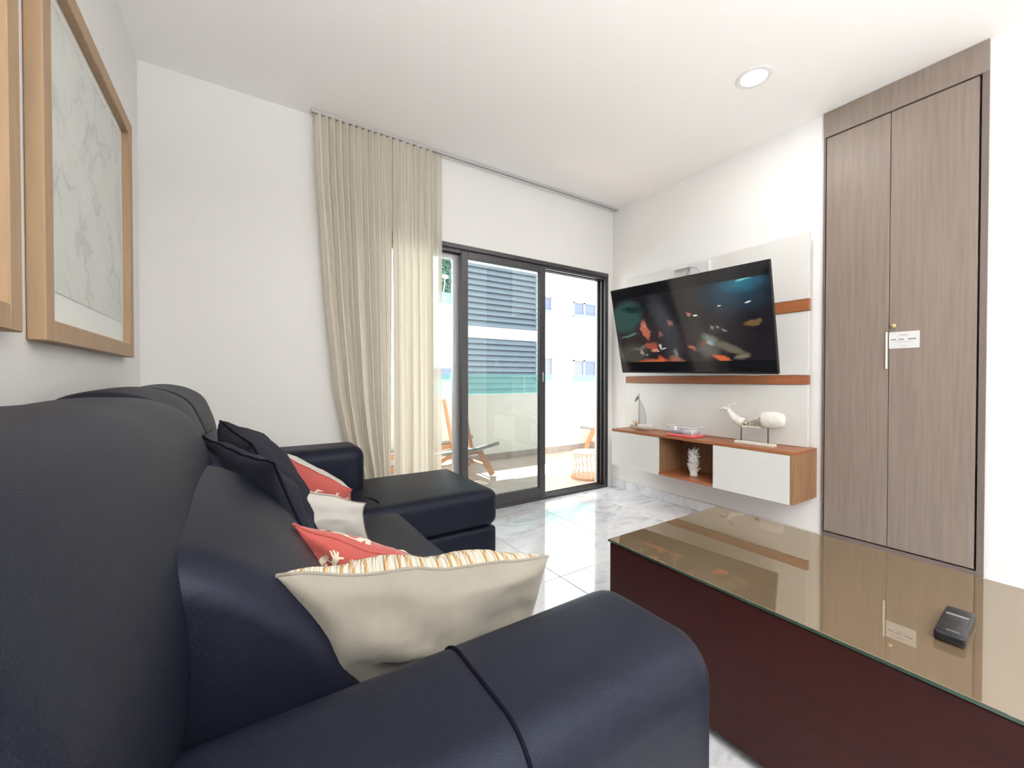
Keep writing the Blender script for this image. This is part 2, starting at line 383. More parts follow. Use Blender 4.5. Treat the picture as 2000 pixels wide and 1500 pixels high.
# white frame round the louvred screens
bm = bmesh.new(); x0, x1 = 5.75, 8.84
for (a, b, c, d) in ((x1, x1 + .17, -.6, 5.05), (x0 - .17, x0, -.6, 5.05), (x0, x1, 4.86, 5.05), (x0, x1, 2.36, 2.74), (x0, x1, -.6, -.45)): box(bm, a, b, BYf - .16, BYf, c, d)
obj('screen_frame', bm, M['facade'], bd)
for (za, zb, n) in ((2.74, 4.86, 11), (-.45, 2.36, 15)):
    lp = obj('louvre_backing', bx(x0, x1, BYf - .03, BYf - .005, za, zb), M['slatbk'], bd)
    st = (zb - za) / n
    for k in range(n):
        z = za + (k + .5) * st; bm = bmesh.new(); h = st * .40
        vs = [bm.verts.new(p) for p in ((x0, BYf - .05, z + h), (x1, BYf - .05, z + h), (x1, BYf - .13, z - h), (x0, BYf - .13, z - h), (x0, BYf - .035, z + h), (x1, BYf - .035, z + h), (x1, BYf - .115, z - h), (x0, BYf - .115, z - h))]
        for q in ((0, 1, 2, 3), (7, 6, 5, 4), (0, 4, 5, 1), (3, 2, 6, 7), (0, 3, 7, 4), (1, 5, 6, 2)): bm.faces.new([vs[i] for i in q])
        obj('slat', bm, M['slat'], lp)
def far_window(x0, x1, z0, z1, mull, gm, blind=None, railz=None):
    f = bmesh.new(); t = .045
    for (a, b, c, d) in ((x0, x1, z1 - t, z1), (x0, x1, z0, z0 + t), (x0, x0 + t, z0, z1), (x1 - t, x1, z0, z1)) + tuple((m_ - .05, m_ + .05, z0, z1) for m_ in mull): box(f, a, b, BYf - .05, BYf, c, d)
    w = obj('window', f, M['winframe'], bd)
    xs = [x0 + t] + [q for m_ in mull for q in (m_ - .05, m_ + .05)] + [x1 - t]
    for k in range(0, len(xs), 2): obj('pane', bx(xs[k], xs[k + 1], BYf - .02, BYf - .01, z0 + t, z1 - t), gm[k // 2 % len(gm)], w)
    if railz: obj('rail_glass', bx(x0 - .05, x1 + .05, BYf - .12, BYf - .10, railz[0], railz[1]), M['aqua'], bd)
M['winwhite'] = mat('window_with_white_blind', (.16, .16, .18), .5)
far_window(10.67, 12.4, 3.42, 4.0, (11.22, 11.86), [M['winglass'], M['winglass'], M['winwhite']], railz=(3.18, 3.52))
far_window(8.9 + .2, 9.58, 3.45, 4.05, (), [M['winglass']], railz=(3.2, 3.55))
far_window(10.67, 12.4, .9, 1.75, (11.22, 11.86), [M['winwhite'], M['winglass'], M['winwhite']])
far_window(9.1, 9.62, .95, 1.8, (), [M['winwhite']])
obj('ledge', bx(9.05, 15, BYf - .12, BYf, 2.26, 2.36), M['parapet'], bd)
obj('window_glass', bx(5.1, 5.62, BYf + .02, BYf + .03, 3.42, 3.75), M['aqua'], bd)
obj('window_glass', bx(4.75, 5.5, BYf - .08, BYf - .06, 1.0, 1.35), M['winglass'], bd)
sh = empty('potted_shrub', (5.36, BYf + .26, 3.4), 'dark green shrub with a pale palm-shaped sky gap in an opening of the white facade', 'plant')
obj('pot', lathe(bmesh.new(), (5.36, BYf + .26, 3.4), [(.1, 0), (.14, .25), (.12, .25)], 12), M['facade'], sh)
bm = bmesh.new()
for k in range(520):
    c = Vector((random.uniform(5.12, 5.60), BYf + random.uniform(.12, .42), random.uniform(3.62, 4.84))); a = random.uniform(0, 6.28); b_ = random.uniform(-1, 1)
    d1 = Vector((math.cos(a), .3 * b_, math.sin(a))) * .06; d2 = Vector((-math.sin(a) * .4, b_ * .4, math.cos(a) * .4)) * .06
    bm.faces.new([bm.verts.new(c + q) for q in (-d1, -d2, d1, d2)])
lf = obj('foliage', bm, M['leaf'], sh); lf['kind'] = 'stuff'
bm = bmesh.new()
for k in range(9):
    a = math.radians(20 + k * 17.5); base = Vector((5.36, BYf + .08, 4.20)); d = Vector((math.cos(a), 0, math.sin(a))); s_ = Vector((-d.z, 0, d.x)) * .022
    tube(bm, [base, base + d * .08, base + d * .15], [.012, .02, .004], 5)
tube(bm, [(5.36, BYf + .08, 4.2), (5.34, BYf + .09, 3.95), (5.28, BYf + .1, 3.62)], .014, 6)
obj('sky_gap_shape', bm, M['skygap'], sh)  # bright sky gap in the greenery, built as a pale shape

# folding wooden lounger on the balcony
def bar(bm, a, b, w, t, up=Vector((0, 1, 0))):
    a = Vector(a); b = Vector(b); d = (b - a).normalized(); s = d.cross(up).normalized() * w / 2; u = up.normalized() * t / 2
    vs = [bm.verts.new(p + q) for p in (a, b) for q in (s + u, s - u, -s - u, -s + u)]
    for q in ((0, 1, 2, 3), (7, 6, 5, 4), (0, 4, 5, 1), (1, 5, 6, 2), (2, 6, 7, 3), (3, 7, 4, 0)): bm.faces.new([vs[i] for i in q])
    return bm
def lounger(name, loc, rz, label):
    r = empty(name, loc, label, 'chair', rot=(0, 0, rz))
    for sy in (-1, 1):
        y = sy * .27
        obj('front_leg', bar(bmesh.new(), (.50, y, .02), (.33, y, .31), .055, .03), M['wood_out'], r, world=False)
        obj('side_rail', bar(bmesh.new(), (.36, y * .93, .28), (-.50, y * .93, .20), .045, .03), M['wood_out'], r, world=False)
        obj('back_leg', bar(bmesh.new(), (-.52, y, .02), (.0, y, .26), .045, .03), M['wood_out'], r, world=False)
        obj('back_post', bar(bmesh.new(), (.28, y * .86, .27), (.17, y * .86, .80), .035, .028), M['wood_out'], r, world=False)
        obj('armrest', tb([(-.42, y * 1.08, .27), (-.1, y * 1.08, .29), (.3, y * 1.08, .305), (.56, y * 1.08, .345)], .021, 10), M['canvas'], r, True, False)
    bm = bmesh.new(); rows = []
    for k in range(13):
        t = k / 12; x = .34 - .72 * t; z = .29 - .12 * math.sin(PI * t); rows.append([bm.verts.new((x, yy, z)) for yy in (-.23, -.1, .1, .23)])
    for a, b in zip(rows, rows[1:]):
        for k in range(3): bm.faces.new((a[k], a[k + 1], b[k + 1], b[k]))
    bmesh.ops.solidify(bm, geom=bm.faces[:], thickness=.006)
    obj('sling', bm, M['print'], r, True, False)
    obj('crossbar', tb([(.42, -.27, .13), (.42, .27, .13)], .014), M['wood_out'], r, False, False)
    return r
lounger('lounge_chair', (1.68, 3.98, -.02), 0, 'folding wooden lounge chair with grey padded armrests, behind the tinted glass door panel')
lounger('lounge_chair', (4.55, 4.02, -.02), PI, 'folding wooden lounge chair at the far right of the balcony, behind the small round table')
tbl = empty('side_table', (2.98, 3.13, -.02), 'small round wicker drum side table on the sunlit balcony by the open door', 'table')
obj('base_ring', lathe(bmesh.new(), (2.98, 3.13, 0), [(.13, -.019), (.165, -.019), (.165, 0.0), (.13, .004)], 28), M['wood_out'], tbl)
M['cane'] = mat('whitewashed_cane', (.75, .68, .60), .7)
bm = bmesh.new()
for k in range(18):
    a = 2 * PI * k / 18; tube(bm, [(2.98 + .15 * math.cos(a), 3.13 + .15 * math.sin(a), 0), (2.98 + .12 * math.cos(a + .2), 3.13 + .12 * math.sin(a + .2), .12), (2.98 + .135 * math.cos(a), 3.13 + .135 * math.sin(a), .24)], .006, 5)
obj('cane_body', bm, M['cane'], tbl)
obj('table_top', lathe(bmesh.new(), (2.98, 3.13, .24), [(.14, 0), (.15, .003), (.15, .012), (.14, .015)], 28), M['cane'], tbl)

# ------------------------------------------------------------------ curtain track and curtain
tr = empty('curtain_track', (1.6, 2.64, ZC), 'slim grey ceiling curtain track above the sliding door', 'curtain track')
bm = bmesh.new(); box(bm, .335, XR - .004, 2.628, 2.655, ZC - .016, ZC, .002, 1)
obj('rail', bm, M['track'], tr)
obj('slot', bx(.34, XR - .01, 2.638, 2.645, ZC - .0175, ZC - .016), M['winframe'], tr)
obj('end_cap', bx(XR - .012, XR - .003, 2.625, 2.658, ZC - .018, ZC, bev=.002, seg=1), M['track'], tr)

def drape(name, xa_top, xb_top, edge_l, edge_r, npl, amp_t, amp_b, y0, ztop, zbot, m, parent, rows=60, seed=0, irr=.35):
    """pleated cloth; edge_l/edge_r give x of the sides at height z"""
    rnd = random.Random(seed); ph = [rnd.uniform(-1, 1) for _ in range(npl + 2)]; am = [rnd.uniform(.7, 1.2) for _ in range(npl + 2)]
    bm = bmesh.new(); cols = npl * 10; grid = []
    for i in range(rows + 1):
        t = i / rows; z = ztop + (zbot - ztop) * t; xl, xr_ = edge_l(z), edge_r(z); row = []
        amp = amp_t + (amp_b - amp_t) * min(1, t * 1.6) ** .8
        for j in range(cols + 1):
            s = j / cols; k = s * npl; ki = min(int(k), npl)
            w = k - int(k); pa = ph[ki] * (1 - w) + ph[ki + 1] * w; aa = am[ki] * (1 - w) + am[ki + 1] * w
            drift = irr * t * pa * .5
            tt = min(1, t * 1.15)
            y = y0 + amp * (1 - .55 * tt) * aa * math.sin(2 * PI * k + drift) + amp * .75 * tt * math.sin(2 * PI * k / 2.6 + seed + pa * .7 + .5 * t)
            x = xl + (xr_ - xl) * s + amp * .22 * (1 - .6 * tt) * math.sin(4 * PI * k + .6) + .004 * tt * math.sin(pa * 3 + 3 * t)
            row.append(bm.verts.new((x, y, z)))
        grid.append(row)
    for a, b in zip(grid, grid[1:]):
        for j in range(cols): bm.faces.new((a[j], a[j + 1], b[j + 1], b[j]))
    return obj(name, bm, m, parent, True)
cu = empty('curtain', (.75, 2.64, 0), 'full length beige pleated curtain with a white sheer edge, drawn left of the sliding door', 'curtain')
def interp(tab):
    def f(z):
        for (z0, x0), (z1, x1) in zip(tab, tab[1:]):
            if z <= z0 and z >= z1:
                t = (z0 - z) / (z0 - z1); t2 = t
                return x0 + (x1 - x0) * t2
        return tab[-1][1]
    return f
eL = interp([(2.6, .346), (2.2, .355), (1.95, .372), (1.45, .402), (1.15, .43), (.9, .455), (.63, .505), (.4, .575), (.03, .60)])
mid = interp([(2.6, .800), (1.95, .800), (1.45, .800), (.03, .795)])
mid2 = interp([(2.6, .800), (1.95, .802), (1.6, .806), (1.0, .806), (.03, .804)])
eR = interp([(2.6, 1.075), (.03, 1.085)])
drape('drape_left', 0, 0, eL, mid, 12, .026, .030, 2.636, 2.548, .03, M['curtain'], cu, seed=3)
drape('drape_right', 0, 0, mid2, eR, 6, .026, .028, 2.636, 2.548, .03, M['curtain'], cu, seed=9)
drape('sheer', 0, 0, interp([(2.6, 1.05), (.03, 1.06)]), interp([(2.6, 1.155), (.03, 1.158)]), 3, .014, .018, 2.655, 2.548, .03, M['sheer'], cu, seed=5)

# ------------------------------------------------------------------ ceiling downlights
def downlight(x, y, label, k=1.0):
    r = empty('downlight', (x, y, ZC), label, 'ceiling light', 'added fill downlights behind the camera' if 'behind' in label else None)
    obj('trim_ring', lathe(bmesh.new(), (x, y, ZC), [(.058, -.001), (.078, -.001), (.080, -.006), (.062, -.007), (.056, -.002)], 32), M['white'], r)
    e = bpy.data.materials.get('lamp_glow')
    if not e:
        e = bpy.data.materials.new('lamp_glow'); e.use_nodes = True; nt = e.node_tree; nt.nodes.clear(); o = N(nt, 'ShaderNodeOutputMaterial'); em = N(nt, 'ShaderNodeEmission'); em.inputs[0].default_value = (1, .96, .9, 1); em.inputs[1].default_value = 14; L(nt, em.outputs[0], o.inputs[0])
    obj('diffuser', lathe(bmesh.new(), (x, y, ZC), [(.001, -.003), (.056, -.003), (.057, -.001)], 32), e, r)
    ld = bpy.data.lights.new('downlight_lamp', 'AREA'); ld.shape = 'DISK'; ld.size = .11; ld.energy = LAMP_W * k; ld.color = (1, .97, .925)
    lo = bpy.data.objects.new('downlight_lamp', ld); COL.objects.link(lo); lo.location = (0, 0, -.012); lo.parent = r
downlight(2.22, 1.105, 'bright round recessed downlight in the ceiling above the television')
for x, y, w_ in ((.6, -.9, 'nearer left'), (2.2, -.9, 'nearer right'), (.6, -2.6, 'farther left'), (2.2, -2.6, 'farther right')):  # four unseen downlights added to fill the room with light
    downlight(x, y, 'added unseen fill downlight behind the camera, the %s one of four' % w_, .6)
for x, y in ((.62, -1.9), (-.1, -1.15)):  # two unseen uplighters added to brighten the ceiling and left side
    r = empty('fill_uplighter', (x, y, 0), 'added white fill uplighter standing unseen in the %s behind the camera' % ('middle' if x > .5 else 'left corner'), 'fill light')
    obj('base', lathe(bmesh.new(), (x, y, 0), [(.13, 0), (.13, .015), (.03, .03)], 28), M['white'], r, True)
    obj('pole', tb([(x, y, .02), (x, y, 1.47)], .012, 12), M['white'], r, True)
    bm = bmesh.new(); lathe(bm, (x, y, 1.45), [(.02, 0), (.09, .03), (.15, .09), (.145, .09), (.085, .04), (.02, .012)], 32); obj('bowl', bm, M['white'], r, True)
    ld = bpy.data.lights.new('fill_uplight', 'AREA'); ld.shape = 'DISK'; ld.size = .22; ld.energy = 105 if x > .5 else 125; ld.color = (1, .985, .95); ld.spread = math.radians(165)
    lo = bpy.data.objects.new('fill_uplight', ld); COL.objects.link(lo); lo.location = (0, 0, 1.535); lo.rotation_euler = (PI, 0, 0); lo.parent = r


# ------------------------------------------------------------------ sofa
so = empty('sectional_sofa', (.1, 1.3, 0), 'navy blue leatherette sectional sofa with a chaise by the window', 'sofa')
def prof_back(dx=0, dz=0):
    pts = [(-.40, .08), (-.41, .6), (-.40, .88), (-.36, .945), (-.28, .968), (-.19, .962), (-.125, .925), (-.092, .86), (-.070, .79), (-.062, .71), (-.066, .63), (-.09, .53), (-.12, .3), (-.12, .08)]
    return [(p[0] + dx * max(0, min(1, (p[0] + .40) / .2)), p[1] + dz) for p in spline(pts, 5)]
for k, (a, b) in enumerate(((.255, 1.33), (1.335, 1.80), (1.805, 2.34))):
    obj('back_cushion', extrude_soft(prof_back(-.04 if k else 0, 0 if k else -.012), a, b, .035 if k else .045, 'Y', n=5, mid=20, wob=.006, seed=k * 3, bulge=.008), M['sofa'], so, True)
pl = spline([(-.16, .43), (-.17, .58), (-.165, .72), (-.135, .785), (-.085, .805), (-.03, .785), (.03, .738), (.085, .675), (.125, .60), (.145, .53), (.14, .46), (.08, .43), (-.16, .43)], 5)[:-1]
for a, b, s_ in ((.565, 1.20, 1), (1.21, 2.04, 5)):
    lc = obj('lumbar_cushion', extrude_soft(pl, a, b, .06, 'Y', n=8, mid=16, wob=.010, seed=s_, bulge=.012, scaled=.2), M['sofa'], so, True)
# arms
def arm(x0, x1, y0, y1, z1, seed, lab=None):
    r = .055; pr = []
    for (cy, a0) in ((y1 - r, 0), (y0 + r, PI / 2)):
        for k in range(9):
            a = a0 + k / 8 * PI / 2; pr.append((cy + r * math.cos(a), z1 - r + r * math.sin(a)))
    pr = [(y1, .05), (y1, .2), (y1, .4)] + pr + [(y0, .4), (y0, .2), (y0, .05)]
    # crown the top a little
    cy = (y0 + y1) / 2; h = (y1 - y0) / 2
    pr2 = []
    for p in pr: pr2.append((p[0], p[1] + (.006 * (1 - ((p[0] - cy) / h) ** 2) if p[1] > z1 - r * 1.01 else 0)))
    dense = []
    for i in range(len(pr2)):
        a, b = pr2[i], pr2[(i + 1) % len(pr2)]; d = math.hypot(a[0] - b[0], a[1] - b[1]); q = max(1, int(d / .03))
        for k in range(q): dense.append((a[0] + (b[0] - a[0]) * k / q, a[1] + (b[1] - a[1]) * k / q))
    return obj('armrest', extrude_soft(dense, x0, x1, .05, 'X', n=7, mid=24, wob=.0, seed=seed), M['sofa'], so, True)
a1 = arm(-.24, .530, .295, .515, .655, 2)
sx = .222; apf = []
for (cy_, a0_) in ((.515 - .055, 0), (.295 + .055, PI / 2)):
    for k in range(9):
        a = a0_ + k / 8 * PI / 2; yy = cy_ + .0555 * math.cos(a); apf.append((sx - .004 * max(0, (.655 - .055 + .055 * math.sin(a)) < .6), yy, .655 - .055 + .0555 * math.sin(a) + .006 * max(0, 1 - ((yy - .405) / .11) ** 2)))
apf = [(sx, .5155, .46)] + apf + [(sx - .003, .2945, .45), (sx - .004, .2945, .2)]
bm = tb(apf, .0024, 6)
obj('seam', bm, M['seamnavy'], a1, True)
arm(-.24, .50, 2.08, 2.345, .665, 11)
# seats
obj('seat_cushion', soft_box(-.14, .56, .52, 1.735, .25, .445, .05, 0, n=16, pz=.015, wob=.004, seed=4), M['sofa'], so, True)
obj('seat_base', soft_box(-.14, .53, .52, 1.735, .04, .25, .02, 0, n=8), M['sofa'], so, True)
obj('chaise_cushion', soft_box(-.14, 1.062, 1.738, 2.345, .275, .452, .045, 0, n=20, pz=.012, wob=.004, seed=8), M['sofa'], so, True)
obj('chaise_base', soft_box(-.14, 1.052, 1.745, 2.34, .04, .272, .02, 0, n=8), M['sofa'], so, True)
for (x, y) in ((1.0, 1.8), (1.0, 2.28), (.48, .32), (-.3, .32), (-.3, 2.28)):
    obj('leg', lathe(bmesh.new(), (x, y, 0), [(.018, 0), (.022, .05)], 12), M['blackp'], so)
# crease on the chaise
obj('chaise_seam', tb([(.443, 1.965, .4595), (.470, 1.905, .4610), (.487, 1.86, .4612), (.490, 1.815, .4600)], .0028, 6), M['seamnavy'], so, True)

# ------------------------------------------------------------------ pillows
def pillow(name, corners, T_, mf, mb, label, cat='cushion', group=None, pinch=.05, k=26, wob=.006, seed=0, names=('front_panel', 'back_panel'), seam_m=None, ears=0.0, prints=None, pow_=.42):
    """corners: top-left, top-right, bottom-right, bottom-left seen from the -normal side (normal = right x up)"""
    A, B, C_, D = [Vector(c) for c in corners]; cen = (A + B + C_ + D) / 4
    rt = ((B - A) + (C_ - D)).normalized(); up = ((A - D) + (B - C_)); up = (up - rt * up.dot(rt)).normalized(); nr = rt.cross(up)
    root = empty(name, cen, label, cat, group)
    def P(u, v, side, off=0):
        uu = u * (1 - pinch * (1 - v * v) + ears * (abs(u * v) ** 6)); vv = v * (1 - pinch * (1 - u * u) + ears * (abs(u * v) ** 6))
        s, t = (uu + 1) / 2, (vv + 1) / 2
        p = (D * (1 - s) + C_ * s) * (1 - t) + (A * (1 - s) + B * s) * t
        th = T_ / 2 * (max(0, math.cos(u * PI / 2)) * max(0, math.cos(v * PI / 2))) ** pow_
        w_ = noise.noise(Vector((u * 2.2 + seed, v * 2.2, seed * 1.7))) * wob * 2 + noise.noise(Vector((u * 6 + seed, v * 6, seed))) * wob * .7
        edge = min(1, (1 - max(abs(u), abs(v))) * 5)
        return p + nr * side * (th + off) + nr * w_ * edge + up * noise.noise(Vector((u * 3, v * 3, seed + 5))) * wob
    fr = None
    for side, nm, m in ((1, names[0], mf), (-1, names[1], mb)):
        bm = bmesh.new(); g = []; uvl = bm.loops.layers.uv.new('UVMap')
        f_ = lambda i: math.sin((2 * i / k - 1) * PI / 2)
        for i in range(k + 1): g.append([bm.verts.new(P(f_(i), f_(j), side)) for j in range(k + 1)])
        for i in range(k):
            for j in range(k):
                q = [(i, j), (i + 1, j), (i + 1, j + 1), (i, j + 1)]
                fc = bm.faces.new([g[a][b] for a, b in q])
                for lp, (a, b) in zip(fc.loops, q): lp[uvl].uv = ((f_(a) + 1) / 2, (f_(b) + 1) / 2)
        o = obj(nm, bm, m, root, True)
        if side == 1: fr = o
        if prints and side in prints:
            bm = bmesh.new(); rnd = random.Random(seed * 7 + side)
            def branch(u, v, a, ln, w, dep):
                n = 5; L_, R_ = [], []
                for q in range(n + 1):
                    t = q / n; aa = a + .35 * math.sin(t * 2 + dep) ; uu = u + math.cos(aa) * ln * t; v2 = v + math.sin(aa) * ln * t
                    ww = w * (1 - .35 * t)
                    pu, pv = -math.sin(aa) * ww, math.cos(aa) * ww
                    cl = lambda z: max(-.97, min(.97, z))
                    L_.append(bm.verts.new(P(cl(uu + pu), cl(v2 + pv), side, .0022))); R_.append(bm.verts.new(P(cl(uu - pu), cl(v2 - pv), side, .0022)))
                for q in range(n): bm.faces.new((L_[q], L_[q + 1], R_[q + 1], R_[q]))
                if dep < 3:
                    for _ in range(2 + (dep == 0)): branch(uu, v2, aa + rnd.uniform(-.9, .9), ln * rnd.uniform(.55, .8), w * .72, dep + 1)
            bm.free()
            for (u, v, a) in prints[side]:
                bm = bmesh.new(); branch(u, v, a, .34, .050, 0)
                obj('coral_print', bm, M['print'], root, True)
    ring = [(-1 + 2 * i / 20, 1) for i in range(20)] + [(1, 1 - 2 * i / 20) for i in range(20)] + [(1 - 2 * i / 20, -1) for i in range(20)] + [(-1, -1 + 2 * i / 20) for i in range(20)]
    pts = [P(u, v, 1) for u, v in ring]; pts.append(pts[0])
    obj('seam', tb(pts, .0028, 6), seam_m or mf, root, True)
    return root

def woven():
    m = bpy.data.materials.new('woven_chevron'); m.use_nodes = True; nt = m.node_tree; p = nt.nodes['Principled BSDF']; p.inputs['Roughness'].default_value = .9
    tc = N(nt, 'ShaderNodeTexCoord'); sx = N(nt, 'ShaderNodeSeparateXYZ'); L(nt, tc.outputs['UV'], sx.inputs[0])
    def mt(op, a, b=None):
        n = N(nt, 'ShaderNodeMath', operation=op)
        for i, q in enumerate((a, b)):
            if q is None: continue
            if isinstance(q, (int, float)): n.inputs[i].default_value = q
            else: L(nt, q, n.inputs[i])
        return n.outputs[0]
    u, v = sx.outputs[0], sx.outputs[1]
    zz = mt('ABSOLUTE', mt('SUBTRACT', mt('FRACT', mt('MULTIPLY', u, 5.0)), .5))
    s = mt('FRACT', mt('MULTIPLY', mt('ADD', mt('MULTIPLY', zz, .85), v), 5.0))
    gold = mt('MULTIPLY', mt('GREATER_THAN', s, .55), mt('LESS_THAN', s, .86))
    # broken yarn: cross-hatch breaks
    hatch = mt('GREATER_THAN', mt('FRACT', mt('MULTIPLY', mt('ADD', u, mt('MULTIPLY', v, .4)), 75.0)), .22)
    g2 = mt('MULTIPLY', gold, hatch)
    mx = N(nt, 'ShaderNodeMixRGB'); mx.inputs[1].default_value = (.47, .43, .36, 1); mx.inputs[2].default_value = (.33, .19, .065, 1); L(nt, g2, mx.inputs[0])
    L(nt, mx.outputs[0], p.inputs['Base Color'])
    h = mt('ADD', mt('MULTIPLY', mt('SINE', mt('MULTIPLY', u, 470.0)), .4), mt('MULTIPLY', mt('SINE', mt('MULTIPLY', s, 6.28)), 1.2))
    b = N(nt, 'ShaderNodeBump', i_Strength=.8, i_Distance=.003); L(nt, h, b.inputs['Height']); L(nt, b.outputs[0], p.inputs['Normal'])
    return m
M['woven'] = woven()

pillow('lumbar_pillow', [(.038, .615, .740), (.440, .565, .688), (.455, .66, .475), (.105, .70, .475)], .16, M['linen'], M['woven'],
       'beige linen lumbar pillow with gold chevron weave behind the near sofa arm', names=('plain_back', 'woven_front'), seed=2, pinch=.05, wob=.012, ears=.02, pow_=.38)
pillow('throw_pillow', [(.085, .93, .705), (.40, .90, .535), (.40, .98, .47), (.16, .99, .47)], .13, M['coral'], M['coral'],
       'coral red cushion with cream branch print, just behind the beige lumbar pillow', seed=4, prints={1: [(-.85, -.1, 1.2), (-.55, .15, 1.0), (-.1, .1, 1.3), (.45, .2, 1.0)], -1: [(.35, .45, .7), (-.2, .5, 1.0), (-.75, .5, .9), (.75, .4, 1.2)]}, ears=.02)
pillow('throw_pillow', [(-.02, 1.36, .745), (.315, 1.35, .603), (.335, 1.36, .47), (.06, 1.42, .47)], .12, M['whitecloth'], M['whitecloth'],
       'cream white cotton cushion with pointed corner, between the two coral cushions', seed=6, ears=.05, seam_m=M['linen'])
pillow('throw_pillow', [(.02, 1.66, .80), (.335, 1.62, .585), (.36, 1.70, .47), (.09, 1.74, .47)], .18, M['coral'], M['whitecloth'],
       'coral branch print cushion with a white back, nearest the far arm of the sofa', seed=8, prints={1: [(-.45, .0, .9), (.15, .05, 1.0), (.6, -.1, 1.1), (-.75, .45, .5)], -1: [(.2, .4, .8)]}, ears=.02)
pillow('throw_pillow', [(-.065, 1.60, .868), (.015, 1.28, .830), (.19, 1.28, .47), (.11, 1.62, .47)], .18, M['navy'], M['navy'],
       'plain navy scatter cushion, the farther of the two leaning on the sofa back', seed=10, ears=.0, pinch=.035, seam_m=M['seamnavy'], wob=.008)
pillow('throw_pillow', [(-.095, 1.42, .838), (.055, 1.07, .808), (.17, 1.08, .50), (.06, 1.40, .50)], .12, M['navy'], M['navy'],
       'plain navy scatter cushion, the nearer one with a creased dark corner', seed=12, ears=.015, pinch=.04, seam_m=M['seamnavy'], wob=.008)

# ------------------------------------------------------------------ framed pictures on the left wall
def marble_art():
    m = bpy.data.materials.new('grey_agate_print'); m.use_nodes = True; nt = m.node_tree; p = nt.nodes['Principled BSDF']; p.inputs['Roughness'].default_value = .5
    tc = N(nt, 'ShaderNodeTexCoord'); mp = N(nt, 'ShaderNodeMapping', i_Scale=(1, 1, 1)); L(nt, tc.outputs['Object'], mp.inputs[0])
    n1 = N(nt, 'ShaderNodeTexNoise', i_Scale=4.0, i_Detail=6.0, i_Distortion=.8); L(nt, mp.outputs[0], n1.inputs['Vector'])
    ad = N(nt, 'ShaderNodeVectorMath', operation='MULTIPLY_ADD'); ad.inputs[1].default_value = (.35, .35, .35); L(nt, n1.outputs['Color'], ad.inputs[0]); L(nt, mp.outputs[0], ad.inputs[2])
    v = N(nt, 'ShaderNodeTexVoronoi', i_Scale=7.0); v.feature = 'DISTANCE_TO_EDGE'; L(nt, ad.outputs[0], v.inputs['Vector'])
    rp = N(nt, 'ShaderNodeValToRGB'); L(nt, v.outputs[0], rp.inputs[0]); e = rp.color_ramp.elements
    e[0].position = 0; e[0].color = (.50, .52, .50, 1); e[1].position = .10; e[1].color = (.63, .66, .63, 1)
    n2 = N(nt, 'ShaderNodeTexNoise', i_Scale=6.0, i_Detail=5.0); L(nt, mp.outputs[0], n2.inputs['Vector'])
    r2 = N(nt, 'ShaderNodeValToRGB'); L(nt, n2.outputs[0], r2.inputs[0]); r2.color_ramp.elements[0].position = .4; r2.color_ramp.elements[1].position = .6
    mx = N(nt, 'ShaderNodeMixRGB'); mx.inputs[2].default_value = (.66, .69, .66, 1); L(nt, r2.outputs[0], mx.inputs[0]); L(nt, rp.outputs[0], mx.inputs[1])
    L(nt, mx.outputs[0], p.inputs['Base Color']); return m
M['art'] = marble_art(); M['picglass'] = glass('picture_glass', (.97, .98, .97), 1.3)
def picture(y0, y1, z0, z1, label):
    r = empty('picture_frame', (XL, (y0 + y1) / 2, (z0 + z1) / 2), label, 'picture', None); b = .055; xf = XL + .034
    bm = bmesh.new()
    for (a, c, d, e) in ((y0, y0 + b, z0, z1), (y1 - b, y1, z0, z1), (y0 + b, y1 - b, z0, z0 + b), (y0 + b, y1 - b, z1 - b, z1)): box(bm, XL + .001, xf, a, c, d, e, .0025, 1)
    obj('frame', bm, M['frame'], r)
    obj('mount_board', bx(XL + .002, XL + .010, y0 + b, y1 - b, z0 + b, z1 - b), M['mount'], r)
    obj('print', bx(XL + .010, XL + .012, y0 + b + .045, y1 - b - .03, z0 + b + .085, z1 - b - .03), M['art'], r)
    return r
picture(1.435, 2.375, 1.093, 2.085, 'large oak framed grey and white marbled print, nearer the window')
picture(.375, 1.312, 1.100, 2.090, 'large oak framed marbled print cut off by the left edge of the picture')

# ------------------------------------------------------------------ wardrobe
wd = empty('wardrobe', (XR, .71, 0), 'tall built-in taupe wood wardrobe with two doors', 'wardrobe')
jw = .020
bm = bmesh.new(); box(bm, XR - .016, XR + .02, WY0, WY1, 2.42, ZC - .001, .002, 1); obj('fascia', bm, M['ward'], wd)
obj('jamb', bx(XR - .012, XR + .05, WY1 - .010, WY1, .065, 2.42), M['wardd'], wd)
obj('jamb', bx(XR - .012, XR + .05, WY0, WY0 + .022, .065, 2.42), M['wardd'], wd)
obj('plinth', bx(XR - .006, XR + .05, WY0, WY1, .03, .095), M['wardd'], wd)
obj('carcass', bx(XR + .05, XR + .6, WY0 + .005, WY1 - .005, .0, 2.5), M['wardd'], wd)
dA = obj('door', bx(XR - .010, XR + .012, .7310, WY1 - .014, .103, 2.414, bev=.0015, seg=1), M['ward'], wd)
dB = obj('door', bx(XR - .010, XR + .012, WY0 + .03, .7285, .103, 2.414, bev=.0015, seg=1), M['ward'], wd)
h = obj('handle', bx(XR - .022, XR - .010, .7335, .7415, 1.055, 1.252, bev=.002, seg=1), M['silver'], dA); h['label'] = 'slim pale metal edge handle'
kb = obj('lock_knob', lathe(bmesh.new(), (XR - .010, .711, 1.283), [(.0105, 0), (.0115, -.004), (.0125, -.010), (.009, -.0145), (.002, -.016)], 20, 'X'), M['brass'], dB); kb['label'] = 'small round brass lock'
